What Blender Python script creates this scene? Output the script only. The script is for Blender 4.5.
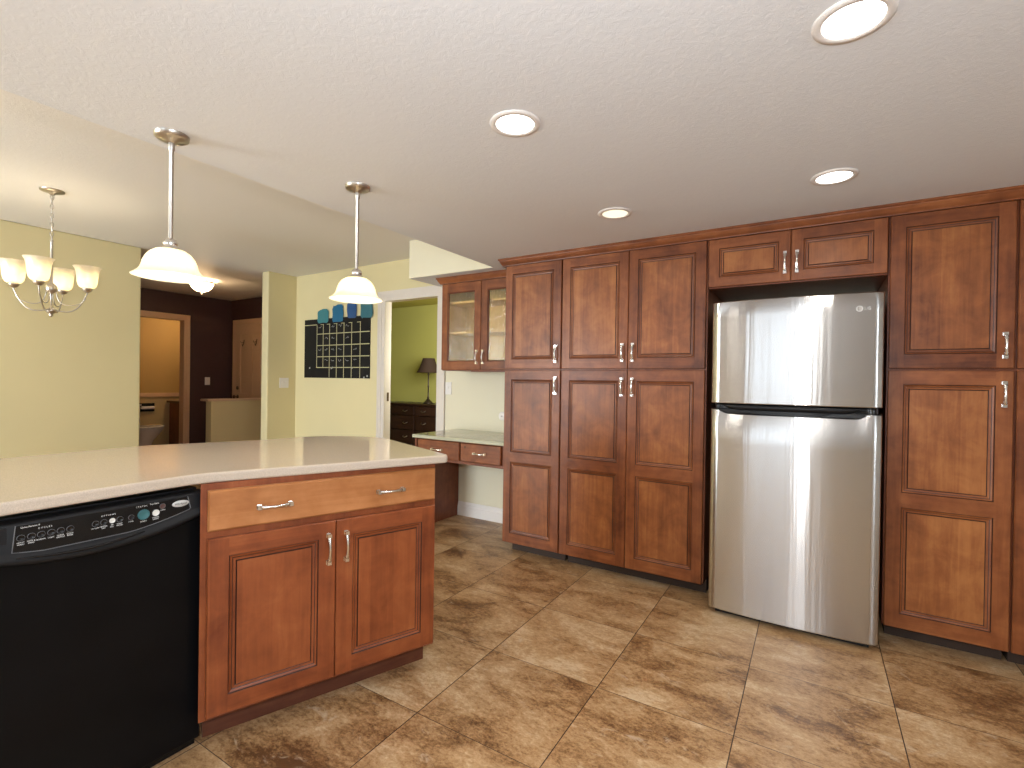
import bpy, bmesh, math, random
from mathutils import Vector, Matrix
R = math.radians
sc = bpy.context.scene
for o in list(bpy.data.objects):
    bpy.data.objects.remove(o)
COL = sc.collection
random.seed(4)

# ---------------------------------------------------------------- camera
YAW, PITCH, ROLL, CAMH, FPX = -0.5581, 0.0058, 0.015, 1.236, 493.3
fw = Vector((math.sin(YAW) * math.cos(PITCH), math.cos(YAW) * math.cos(PITCH), -math.sin(PITCH)))
rt0 = Vector((math.cos(YAW), -math.sin(YAW), 0)); up0 = rt0.cross(fw)
rt = rt0 * math.cos(ROLL) + up0 * math.sin(ROLL); up = up0 * math.cos(ROLL) - rt0 * math.sin(ROLL)
cd = bpy.data.cameras.new('camera'); cam = bpy.data.objects.new('camera', cd); COL.objects.link(cam)
cd.sensor_width = 36; cd.lens = FPX * 36 / 1024; cd.clip_start = 0.02
cam.matrix_world = Matrix(((rt.x, up.x, -fw.x, 0), (rt.y, up.y, -fw.y, 0), (rt.z, up.z, -fw.z, CAMH), (0, 0, 0, 1)))
sc.camera = cam

# ---------------------------------------------------------------- world, daylight, flash, exposure
w = bpy.data.worlds.new('world'); sc.world = w; w.use_nodes = True
bg = w.node_tree.nodes['Background']; bg.inputs[0].default_value = (0.80, 0.88, 1.0, 1); bg.inputs[1].default_value = 0.6
vs = sc.view_settings
vs.view_transform = 'Standard'; vs.look = 'None'; vs.exposure = 0.0; vs.gamma = 1.0; vs.use_curve_mapping = False

def light(name, kind, loc, power, color=(1, 1, 1), size=0.1, size_y=None, rot=(0, 0, 0), parent=None, spot=None, blend=0.5):
    l = bpy.data.lights.new(name, kind); l.energy = power; l.color = color
    if kind == 'AREA':
        l.shape = 'RECTANGLE' if size_y else 'DISK'; l.size = size
        if size_y: l.size_y = size_y
    else:
        l.shadow_soft_size = size
    if spot: l.spot_size = spot; l.spot_blend = blend
    o = bpy.data.objects.new(name, l); COL.objects.link(o)
    o.location = loc; o.rotation_euler = rot
    if parent: o.parent = parent
    return o
# daylight through the kitchen window and the dining patio door (both in the wall behind the camera)
light('daylight_kitchen', 'AREA', (-1.10, -3.25, 1.50), 40, (0.78, 0.89, 1.0), 1.6, 1.3, (R(90), 0, 0))
light('daylight_dining', 'AREA', (-4.35, -3.25, 1.15), 330, (0.85, 0.93, 1.0), 1.9, 2.1, (R(90), 0, 0))
# the photographer's flash, just above the lens
light('camera_flash', 'POINT', (-0.02, -0.06, 1.44), 76, (0.88, 0.94, 1.0), 0.03)
light('daylight_east', 'AREA', (2.85, 0.0, 1.50), 45, (0.78, 0.89, 1.0), 1.2, 1.0, (R(90), 0, R(90)))
# unseen lights without fixtures, added to brighten the rooms seen through openings
light('bathroom_lamp', 'POINT', (-8.75, 4.22, 2.25), 15, (1.0, 0.72, 0.42), 0.08)
light('bedroom_fill', 'AREA', (-2.9, 4.2, 1.7), 95, (1.0, 0.97, 0.90), 1.0, 1.0, Vector((-.6, .8, -.05)).to_track_quat('-Z', 'Y').to_euler())

H1, H2 = 2.11, 2.435       # dropped kitchen ceiling, dining / hall ceiling
YW = 3.605                 # wall behind the tall cabinets
YF = 2.975                 # front plane of the tall cabinet doors

# ---------------------------------------------------------------- materials
def nmat(name):
    m = bpy.data.materials.new(name); m.use_nodes = True
    nt = m.node_tree; b = nt.nodes['Principled BSDF']
    return m, nt, b
def N(nt, t, **kw):
    n = nt.nodes.new(t)
    for k, v in kw.items():
        if k == 'inp':
            for a, x in v.items(): n.inputs[a].default_value = x
        else: setattr(n, k, v)
    return n
def L(nt, a, b): nt.links.new(a, b)
def ramp(nt, fac, stops):
    r = N(nt, 'ShaderNodeValToRGB')
    e = r.color_ramp.elements
    while len(e) < len(stops): e.new(0.5)
    for i, (p, c) in enumerate(stops):
        e[i].position = p; e[i].color = (*c, 1)
    L(nt, fac, r.inputs[0]); return r
def bump(nt, h, b, strength=0.2, dist=0.002):
    n = N(nt, 'ShaderNodeBump', inp={'Strength': strength, 'Distance': dist}); L(nt, h, n.inputs['Height']); L(nt, n.outputs[0], b.inputs['Normal']); return n
def plain(name, col, rough=0.5, metal=0.0, noise=0.0, nscale=20, coat=0.0, spec=0.5):
    m, nt, b = nmat(name)
    b.inputs['Roughness'].default_value = rough; b.inputs['Metallic'].default_value = metal
    b.inputs['Coat Weight'].default_value = coat; b.inputs['Specular IOR Level'].default_value = spec
    tc = N(nt, 'ShaderNodeTexCoord')
    nz = N(nt, 'ShaderNodeTexNoise', inp={'Scale': nscale, 'Detail': 3.0}); L(nt, tc.outputs['Object'], nz.inputs['Vector'])
    k = max(noise, 0.015)
    r = ramp(nt, nz.outputs['Fac'], [(0.3, [c * (1 - k) for c in col]), (0.7, [min(1, c * (1 + k)) for c in col])])
    L(nt, r.outputs[0], b.inputs['Base Color'])
    return m
def wall_paint(name, col, bstr=0.15, scale=140):
    m, nt, b = nmat(name); b.inputs['Roughness'].default_value = 0.62; b.inputs['Specular IOR Level'].default_value = 0.3
    tc = N(nt, 'ShaderNodeTexCoord')
    nz = N(nt, 'ShaderNodeTexNoise', inp={'Scale': 1.3, 'Detail': 3.0}); L(nt, tc.outputs['Object'], nz.inputs['Vector'])
    r = ramp(nt, nz.outputs['Fac'], [(0.3, [c * .97 for c in col]), (0.7, [min(1, c * 1.03) for c in col])])
    L(nt, r.outputs[0], b.inputs['Base Color'])
    n2 = N(nt, 'ShaderNodeTexNoise', inp={'Scale': scale, 'Detail': 2.0}); L(nt, tc.outputs['Object'], n2.inputs['Vector'])
    bump(nt, n2.outputs['Fac'], b, bstr, 0.001)
    return m
def ceiling_paint(name, col):
    m, nt, b = nmat(name); b.inputs['Roughness'].default_value = 0.6; b.inputs['Base Color'].default_value = (*col, 1); b.inputs['Specular IOR Level'].default_value = 0.35
    tc = N(nt, 'ShaderNodeTexCoord')
    n1 = N(nt, 'ShaderNodeTexNoise', inp={'Scale': 42.0, 'Detail': 5.0, 'Roughness': 0.65, 'Distortion': 0.8}); L(nt, tc.outputs['Object'], n1.inputs['Vector'])
    r = ramp(nt, n1.outputs['Fac'], [(0.42, (0, 0, 0)), (0.62, (1, 1, 1))])
    bump(nt, r.outputs[0], b, 0.15, 0.002)
    return m
def wood(name, dark, mid, lite, horiz=False, rough=0.38):
    m, nt, b = nmat(name); b.inputs['Roughness'].default_value = rough
    b.inputs['Coat Weight'].default_value = 0.06; b.inputs['Coat Roughness'].default_value = 0.25
    b.inputs['Specular IOR Level'].default_value = 0.3
    tc = N(nt, 'ShaderNodeTexCoord'); oi = N(nt, 'ShaderNodeObjectInfo')
    off = N(nt, 'ShaderNodeVectorMath', operation='SCALE'); off.inputs[0].default_value = (17.3, 5.1, 31.7); L(nt, oi.outputs['Random'], off.inputs['Scale'])
    add = N(nt, 'ShaderNodeVectorMath', operation='ADD'); L(nt, tc.outputs['Object'], add.inputs[0]); L(nt, off.outputs[0], add.inputs[1])
    mp = N(nt, 'ShaderNodeMapping'); mp.inputs['Scale'].default_value = (1.3, 12, 18) if horiz else (18, 12, 1.3); L(nt, add.outputs[0], mp.inputs['Vector'])
    g = N(nt, 'ShaderNodeTexNoise', inp={'Scale': 2.2, 'Detail': 6.0, 'Roughness': 0.62, 'Distortion': 0.5}); L(nt, mp.outputs[0], g.inputs['Vector'])
    bl = N(nt, 'ShaderNodeTexNoise', inp={'Scale': 8.0, 'Detail': 5.0, 'Roughness': 0.6, 'Distortion': 0.4}); L(nt, add.outputs[0], bl.inputs['Vector'])
    # glued boards: a step of tone every 9 cm across the grain
    sep = N(nt, 'ShaderNodeSeparateXYZ'); L(nt, add.outputs[0], sep.inputs[0])
    mul = N(nt, 'ShaderNodeMath', operation='MULTIPLY'); mul.inputs[1].default_value = 10.5; L(nt, sep.outputs['Z' if horiz else 'X'], mul.inputs[0])
    fl = N(nt, 'ShaderNodeMath', operation='FLOOR'); L(nt, mul.outputs[0], fl.inputs[0])
    wn = N(nt, 'ShaderNodeTexWhiteNoise', noise_dimensions='1D'); L(nt, fl.outputs[0], wn.inputs['W'])
    a = N(nt, 'ShaderNodeMath', operation='MULTIPLY_ADD'); a.inputs[1].default_value = 0.36; L(nt, g.outputs['Fac'], a.inputs[0])
    b2 = N(nt, 'ShaderNodeMath', operation='MULTIPLY'); b2.inputs[1].default_value = 0.56; L(nt, bl.outputs['Fac'], b2.inputs[0]); L(nt, b2.outputs[0], a.inputs[2])
    c = N(nt, 'ShaderNodeMath', operation='MULTIPLY_ADD'); c.inputs[1].default_value = 0.10; L(nt, wn.outputs['Value'], c.inputs[0]); L(nt, a.outputs[0], c.inputs[2])
    d = N(nt, 'ShaderNodeMath', operation='MULTIPLY_ADD'); d.inputs[1].default_value = 0.12; L(nt, oi.outputs['Random'], d.inputs[0]); L(nt, c.outputs[0], d.inputs[2])
    r = ramp(nt, d.outputs[0], [(0.36, dark), (0.565, mid), (0.76, lite)])
    L(nt, r.outputs[0], b.inputs['Base Color'])
    bump(nt, g.outputs['Fac'], b, 0.06, 0.001)
    return m
M = {}
WD, WM, WL = (0.085, 0.022, 0.007), (0.198, 0.058, 0.0175), (0.300, 0.104, 0.034)
M['wood'] = wood('cherry_maple_vertical', WD, WM, WL)
M['woodh'] = wood('cherry_maple_horizontal', WD, WM, WL, True)
M['panel'] = wood('cherry_maple_panel', (0.120, 0.033, 0.010), (0.252, 0.082, 0.024), (0.390, 0.150, 0.047))
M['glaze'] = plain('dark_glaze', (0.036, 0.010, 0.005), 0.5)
M['wood_side'] = wood('cabinet_box_wood', (0.11, 0.030, 0.013), (0.18, 0.052, 0.021), (0.25, 0.082, 0.035))
M['drawer'] = wood('honey_drawer_front', (0.27, 0.090, 0.026), (0.39, 0.150, 0.048), (0.50, 0.215, 0.080), True)
RD, RM, RL = (0.150, 0.034, 0.011), (0.260, 0.068, 0.021), (0.350, 0.110, 0.036)
M['wood_red'] = wood('red_maple_vertical', RD, RM, RL); M['woodh_red'] = wood('red_maple_horizontal', RD, RM, RL, True)
M['panel_red'] = wood('red_maple_panel', (0.18, 0.043, 0.013), (0.28, 0.076, 0.023), (0.36, 0.115, 0.038))
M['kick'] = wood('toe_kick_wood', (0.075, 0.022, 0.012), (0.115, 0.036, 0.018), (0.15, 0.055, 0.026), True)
M['kick_shaded'] = plain('toe_kick_shaded', (0.035, 0.017, 0.009), 0.7)  # tall cabinets: shadow of the recess put into the toe kick colour
M['interior'] = plain('cabinet_interior_birch', (0.80, 0.60, 0.30), 0.5, 0, 0.05, 8)
M['nickel'] = plain('polished_nickel', (0.78, 0.75, 0.71), 0.16, 1.0)
M['brushed'] = plain('brushed_nickel', (0.52, 0.48, 0.43), 0.32, 1.0)
M['bronze'] = plain('dark_bronze', (0.10, 0.065, 0.04), 0.4, 0.8)
M['black'] = plain('black_gloss', (0.006, 0.006, 0.0065), 0.22, 0, spec=0.35)
M['black_door'] = plain('black_dishwasher_door', (0.004, 0.004, 0.0045), 0.30, 0, 0.2, 6, spec=0.12)
M['charcoal'] = plain('charcoal_plastic', (0.010, 0.010, 0.011), 0.38, spec=0.25)
M['ring'] = plain('grey_button_ring', (0.16, 0.16, 0.165), 0.4)
M['silver'] = plain('silver_print', (0.62, 0.62, 0.60), 0.35, 0.3)
M['white_print'] = plain('white_print', (0.80, 0.80, 0.78), 0.5)
M['teal_btn'] = plain('teal_button', (0.035, 0.13, 0.14), 0.35)
M['white_btn'] = plain('white_button', (0.70, 0.69, 0.64), 0.35)
M['red_btn'] = plain('brown_button', (0.075, 0.035, 0.030), 0.35)
M['fridge_side'] = plain('fridge_side_grey', (0.055, 0.055, 0.055), 0.45)
M['yellow'] = wall_paint('yellow_wall_paint', (0.70, 0.615, 0.355))
M['cream'] = wall_paint('cream_soffit_lit_wall', (0.74, 0.69, 0.52))
M['kitchen_wall'] = wall_paint('pale_kitchen_wall_paint', (0.70, 0.685, 0.65))
M['green'] = wall_paint('lime_green_paint', (0.40, 0.39, 0.115))
M['bounce_ceiling'] = wall_paint('shaded_green_bounce_ceiling', (0.33, 0.30, 0.06))  # green room ceiling: shade and green wall bounce put into the colour
M['warm_lit_wall'] = wall_paint('warm_lit_yellow_paint', (0.72, 0.57, 0.30))  # half wall: the yellow paint with a warm light tint put into the colour
M['plum'] = wall_paint('dark_plum_paint', (0.052, 0.026, 0.026))
M['ochre'] = wall_paint('ochre_bath_paint', (0.50, 0.33, 0.12))
M['ochre_low'] = wall_paint('pale_ochre_bath_paint', (0.55, 0.41, 0.20))
M['ceiling'] = ceiling_paint('white_knockdown_ceiling', (0.74, 0.755, 0.775))
M['ceiling_d'] = ceiling_paint('dining_ceiling', (0.80, 0.78, 0.74))
M['white'] = plain('white_trim_paint', (0.80, 0.76, 0.72), 0.4)
M['casing'] = plain('cream_casing_paint', (0.68, 0.62, 0.55), 0.4)
M['trim_tan'] = plain('tan_painted_trim', (0.66, 0.44, 0.27), 0.4)
M['porcelain'] = plain('porcelain', (0.72, 0.68, 0.62), 0.12)
M['espresso'] = wood('espresso_dresser_wood', (0.014, 0.006, 0.004), (0.024, 0.011, 0.007), (0.036, 0.017, 0.011), True)
M['lamp_metal'] = plain('dark_lamp_metal', (0.045, 0.032, 0.022), 0.35, 0.6)
M['lampshade'] = plain('brown_lampshade', (0.032, 0.015, 0.009), 0.8)
M['chalk'] = plain('chalkboard_black', (0.014, 0.013, 0.012), 0.7, 0, 0.3, 4, spec=0.15)
M['chalk_line'] = plain('yellow_chalk', (0.50, 0.47, 0.26), 0.9, 0, 0.25, 90)
M['chalk_white'] = plain('white_chalk', (0.36, 0.37, 0.35), 0.9, 0, 0.3, 90)
M['lens'] = None
def paint(name, c): return plain(name, c, 0.5, 0, 0.06, 12)
M['p1'] = paint('teal_sample', (0.045, 0.21, 0.235)); M['p2'] = paint('blue_sample', (0.012, 0.13, 0.255))
M['p3'] = paint('deep_blue_sample', (0.022, 0.085, 0.235)); M['p4'] = paint('slate_teal_sample', (0.035, 0.15, 0.19))

def emit(name, col, s):
    m, nt, b = nmat(name); b.inputs['Emission Color'].default_value = (*col, 1); b.inputs['Emission Strength'].default_value = s
    b.inputs['Base Color'].default_value = (0.8, 0.8, 0.8, 1); return m
M['lens'] = emit('downlight_lens', (1.0, 0.98, 0.94), 6.0)
M['lens_warm'] = emit('downlight_lens_warm', (1.0, 0.93, 0.66), 1.05)
def frosted(name, col, e=0.0):
    m, nt, b = nmat(name); nt.nodes.remove(b)
    out = nt.nodes['Material Output']
    tl = N(nt, 'ShaderNodeBsdfTranslucent', inp={'Color': (*col, 1)}); df = N(nt, 'ShaderNodeBsdfDiffuse', inp={'Color': (*col, 1)})
    gl = N(nt, 'ShaderNodeBsdfGlossy', inp={'Color': (1, 1, 1, 1), 'Roughness': 0.2})
    tc = N(nt, 'ShaderNodeTexCoord'); nz = N(nt, 'ShaderNodeTexNoise', inp={'Scale': 14.0, 'Detail': 3.0, 'Distortion': 1.5}); L(nt, tc.outputs['Object'], nz.inputs['Vector'])
    r = ramp(nt, nz.outputs['Fac'], [(0.35, [c * .86 for c in col]), (0.65, col)]); L(nt, r.outputs[0], tl.inputs['Color']); L(nt, r.outputs[0], df.inputs['Color'])
    m1 = N(nt, 'ShaderNodeMixShader', inp={'Fac': 0.45}); L(nt, tl.outputs[0], m1.inputs[1]); L(nt, df.outputs[0], m1.inputs[2])
    m2 = N(nt, 'ShaderNodeMixShader', inp={'Fac': 0.05}); L(nt, m1.outputs[0], m2.inputs[1]); L(nt, gl.outputs[0], m2.inputs[2])
    em = N(nt, 'ShaderNodeEmission', inp={'Color': (1.0, .86, .62, 1), 'Strength': e}); ad = N(nt, 'ShaderNodeAddShader'); L(nt, m2.outputs[0], ad.inputs[0]); L(nt, em.outputs[0], ad.inputs[1])
    L(nt, ad.outputs[0], out.inputs['Surface']); return m
M['alabaster'] = frosted('alabaster_glass', (0.95, 0.89, 0.75), 0.06)
def pane_glass(name, k=0.12, bumpy=False, tint=(1, 1, 1)):
    m, nt, b = nmat(name); nt.nodes.remove(b); out = nt.nodes['Material Output']
    tr = N(nt, 'ShaderNodeBsdfTransparent', inp={'Color': (*tint, 1)}); gl = N(nt, 'ShaderNodeBsdfGlossy', inp={'Roughness': 0.08 if bumpy else 0.0})
    mx = N(nt, 'ShaderNodeMixShader', inp={'Fac': k}); L(nt, tr.outputs[0], mx.inputs[1]); L(nt, gl.outputs[0], mx.inputs[2]); L(nt, mx.outputs[0], out.inputs['Surface'])
    if bumpy:
        tc = N(nt, 'ShaderNodeTexCoord'); mp = N(nt, 'ShaderNodeMapping'); mp.inputs['Scale'].default_value = (1, 1, 0.35); L(nt, tc.outputs['Object'], mp.inputs[0])
        nz = N(nt, 'ShaderNodeTexNoise', inp={'Scale': 130.0, 'Detail': 2.0}); L(nt, mp.outputs[0], nz.inputs['Vector'])
        bn = N(nt, 'ShaderNodeBump', inp={'Strength': 0.8, 'Distance': 0.004}); L(nt, nz.outputs['Fac'], bn.inputs['Height']); L(nt, bn.outputs[0], gl.inputs['Normal'])
        r = ramp(nt, nz.outputs['Fac'], [(0.35, (0.90, 0.84, 0.68)), (0.65, (1.0, 0.97, 0.87))]); L(nt, r.outputs[0], tr.inputs['Color'])
    return m
M['window_glass'] = pane_glass('window_glass', 0.06)
M['seedy'] = pane_glass('textured_glass', 0.07, True)

def stainless():
    m, nt, b = nmat('brushed_stainless')
    b.inputs['Metallic'].default_value = 1.0; b.inputs['Base Color'].default_value = (0.58, 0.575, 0.565, 1)
    b.inputs['Roughness'].default_value = 0.225
    b.inputs['Anisotropic'].default_value = 1.0; b.inputs['Anisotropic Rotation'].default_value = 0.25
    tg = N(nt, 'ShaderNodeTangent', direction_type='RADIAL', axis='Z'); L(nt, tg.outputs[0], b.inputs['Tangent'])
    tc = N(nt, 'ShaderNodeTexCoord')
    mp = N(nt, 'ShaderNodeMapping'); mp.inputs['Scale'].default_value = (5.5, 5.5, 0.16); L(nt, tc.outputs['Object'], mp.inputs[0])
    nz = N(nt, 'ShaderNodeTexNoise', inp={'Scale': 3.2, 'Detail': 3.0, 'Roughness': 0.5}); L(nt, mp.outputs[0], nz.inputs['Vector'])
    mp2 = N(nt, 'ShaderNodeMapping'); mp2.inputs['Scale'].default_value = (2, 2, 420); L(nt, tc.outputs['Object'], mp2.inputs[0])
    n2 = N(nt, 'ShaderNodeTexNoise', inp={'Scale': 1.0, 'Detail': 2.0}); L(nt, mp2.outputs[0], n2.inputs['Vector'])
    b1 = N(nt, 'ShaderNodeBump', inp={'Strength': 0.08, 'Distance': 0.02}); L(nt, nz.outputs['Fac'], b1.inputs['Height'])
    b2 = N(nt, 'ShaderNodeBump', inp={'Strength': 0.04, 'Distance': 0.0006}); L(nt, n2.outputs['Fac'], b2.inputs['Height']); L(nt, b1.outputs[0], b2.inputs['Normal'])
    L(nt, b2.outputs[0], b.inputs['Normal'])
    return m
M['steel'] = stainless()

def countertop(name, c, rough=0.085):
    m, nt, b = nmat(name); b.inputs['Roughness'].default_value = rough
    tc = N(nt, 'ShaderNodeTexCoord'); nz = N(nt, 'ShaderNodeTexNoise', inp={'Scale': 320.0, 'Detail': 2.0}); L(nt, tc.outputs['Object'], nz.inputs['Vector'])
    r = ramp(nt, nz.outputs['Fac'], [(0.35, [x * .86 for x in c]), (0.6, c), (0.75, [min(1, x * 1.08) for x in c])])
    L(nt, r.outputs[0], b.inputs['Base Color']); return m
M['counter'] = countertop('beige_solid_surface', (0.575, 0.480, 0.385))
M['desktop'] = countertop('sage_solid_surface', (0.46, 0.45, 0.33))

def floor_tiles():
    m, nt, b = nmat('slate_look_floor_tile')
    S, TX, TY, TA = 0.5082, -2.2657, 1.3589, 0.0104
    tc = N(nt, 'ShaderNodeTexCoord')
    mp = N(nt, 'ShaderNodeMapping', vector_type='TEXTURE'); mp.inputs['Location'].default_value = (TX, TY, 0); mp.inputs['Rotation'].default_value = (0, 0, TA); mp.inputs['Scale'].default_value = (S, S, S)
    L(nt, tc.outputs['Object'], mp.inputs[0])
    fl = N(nt, 'ShaderNodeVectorMath', operation='FLOOR'); L(nt, mp.outputs[0], fl.inputs[0])
    fr = N(nt, 'ShaderNodeVectorMath', operation='FRACTION'); L(nt, mp.outputs[0], fr.inputs[0])
    s = N(nt, 'ShaderNodeSeparateXYZ'); L(nt, fr.outputs[0], s.inputs[0])
    def edge(o):
        a = N(nt, 'ShaderNodeMath', operation='SUBTRACT'); a.inputs[1].default_value = 0.5; L(nt, o, a.inputs[0])
        c = N(nt, 'ShaderNodeMath', operation='ABSOLUTE'); L(nt, a.outputs[0], c.inputs[0]); return c.outputs[0]
    mx = N(nt, 'ShaderNodeMath', operation='MAXIMUM'); eb = N(nt, 'ShaderNodeMath', operation='SUBTRACT'); eb.inputs[1].default_value = 0.0012; L(nt, edge(s.outputs[1]), eb.inputs[0]); L(nt, edge(s.outputs[0]), mx.inputs[0]); L(nt, eb.outputs[0], mx.inputs[1])
    gr = N(nt, 'ShaderNodeMapRange', inp={1: 0.4955, 2: 0.4970}); L(nt, mx.outputs[0], gr.inputs[0])
    sf = N(nt, 'ShaderNodeSeparateXYZ'); L(nt, fl.outputs[0], sf.inputs[0])
    cx = N(nt, 'ShaderNodeCombineXYZ'); L(nt, sf.outputs[0], cx.inputs[0]); L(nt, sf.outputs[1], cx.inputs[1])
    wn = N(nt, 'ShaderNodeTexWhiteNoise', noise_dimensions='3D'); L(nt, cx.outputs[0], wn.inputs['Vector'])
    of = N(nt, 'ShaderNodeVectorMath', operation='SCALE'); of.inputs['Scale'].default_value = 23.0; L(nt, wn.outputs['Color'], of.inputs[0])
    pos = N(nt, 'ShaderNodeVectorMath', operation='ADD'); L(nt, mp.outputs[0], pos.inputs[0]); L(nt, of.outputs[0], pos.inputs[1])
    st = N(nt, 'ShaderNodeMapping'); st.inputs['Rotation'].default_value = (0, 0, 0.25); st.inputs['Scale'].default_value = (1.0, 1.7, 1.0); L(nt, pos.outputs[0], st.inputs[0])
    n1 = N(nt, 'ShaderNodeTexNoise', inp={'Scale': 1.7, 'Detail': 10.0, 'Roughness': 0.62, 'Distortion': 0.5}); L(nt, st.outputs[0], n1.inputs['Vector'])
    n2 = N(nt, 'ShaderNodeTexNoise', inp={'Scale': 22.0, 'Detail': 8.0, 'Roughness': 0.75, 'Distortion': 0.2}); L(nt, st.outputs[0], n2.inputs['Vector'])
    a = N(nt, 'ShaderNodeMath', operation='MULTIPLY_ADD'); a.inputs[1].default_value = 0.60; L(nt, n1.outputs['Fac'], a.inputs[0])
    b0 = N(nt, 'ShaderNodeMath', operation='MULTIPLY'); b0.inputs[1].default_value = 0.42; L(nt, n2.outputs['Fac'], b0.inputs[0]); L(nt, b0.outputs[0], a.inputs[2])
    v = N(nt, 'ShaderNodeMath', operation='MULTIPLY_ADD'); v.inputs[1].default_value = 0.06; L(nt, wn.outputs['Value'], v.inputs[0]); L(nt, a.outputs[0], v.inputs[2])
    v4 = N(nt, 'ShaderNodeMath', operation='MULTIPLY_ADD'); v4.inputs[1].default_value = 0.16
    n4 = N(nt, 'ShaderNodeTexNoise', inp={'Scale': 75.0, 'Detail': 3.0, 'Roughness': 0.7}); L(nt, pos.outputs[0], n4.inputs['Vector']); L(nt, n4.outputs['Fac'], v4.inputs[0])
    vs_ = N(nt, 'ShaderNodeMath', operation='SUBTRACT'); vs_.inputs[1].default_value = 0.08; L(nt, v.outputs[0], vs_.inputs[0]); L(nt, vs_.outputs[0], v4.inputs[2])
    r = ramp(nt, v4.outputs[0], [(0.40, (0.125, 0.056, 0.022)), (0.465, (0.255, 0.132, 0.053)), (0.52, (0.385, 0.222, 0.100)), (0.585, (0.480, 0.305, 0.155)), (0.66, (0.60, 0.44, 0.27))])
    # pale mineral flecks
    n3 = N(nt, 'ShaderNodeTexNoise', inp={'Scale': 3.0, 'Detail': 10.0, 'Roughness': 0.75, 'Distortion': 1.6}); L(nt, st.outputs[0], n3.inputs['Vector'])
    fk = N(nt, 'ShaderNodeMapRange', inp={1: 0.58, 2: 0.66, 3: 0.0, 4: 0.5}); L(nt, n3.outputs['Fac'], fk.inputs[0])
    m1 = N(nt, 'ShaderNodeMix', data_type='RGBA'); L(nt, fk.outputs[0], m1.inputs['Factor']); L(nt, r.outputs[0], m1.inputs[6]); m1.inputs[7].default_value = (0.56, 0.46, 0.33, 1)
    m2 = N(nt, 'ShaderNodeMix', data_type='RGBA'); L(nt, gr.outputs[0], m2.inputs['Factor']); L(nt, m1.outputs[2], m2.inputs[6]); m2.inputs[7].default_value = (0.055, 0.026, 0.014, 1)
    L(nt, m2.outputs[2], b.inputs['Base Color'])
    ro = N(nt, 'ShaderNodeMapRange', inp={1: 0.3, 2: 0.7, 3: 0.30, 4: 0.48}); L(nt, n2.outputs['Fac'], ro.inputs[0]); L(nt, ro.outputs[0], b.inputs['Roughness'])
    hs = N(nt, 'ShaderNodeMath', operation='SUBTRACT'); L(nt, a.outputs[0], hs.inputs[0]); L(nt, gr.outputs[0], hs.inputs[1])
    bump(nt, hs.outputs[0], b, 0.35, 0.003)
    return m
M['floor'] = floor_tiles()

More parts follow.
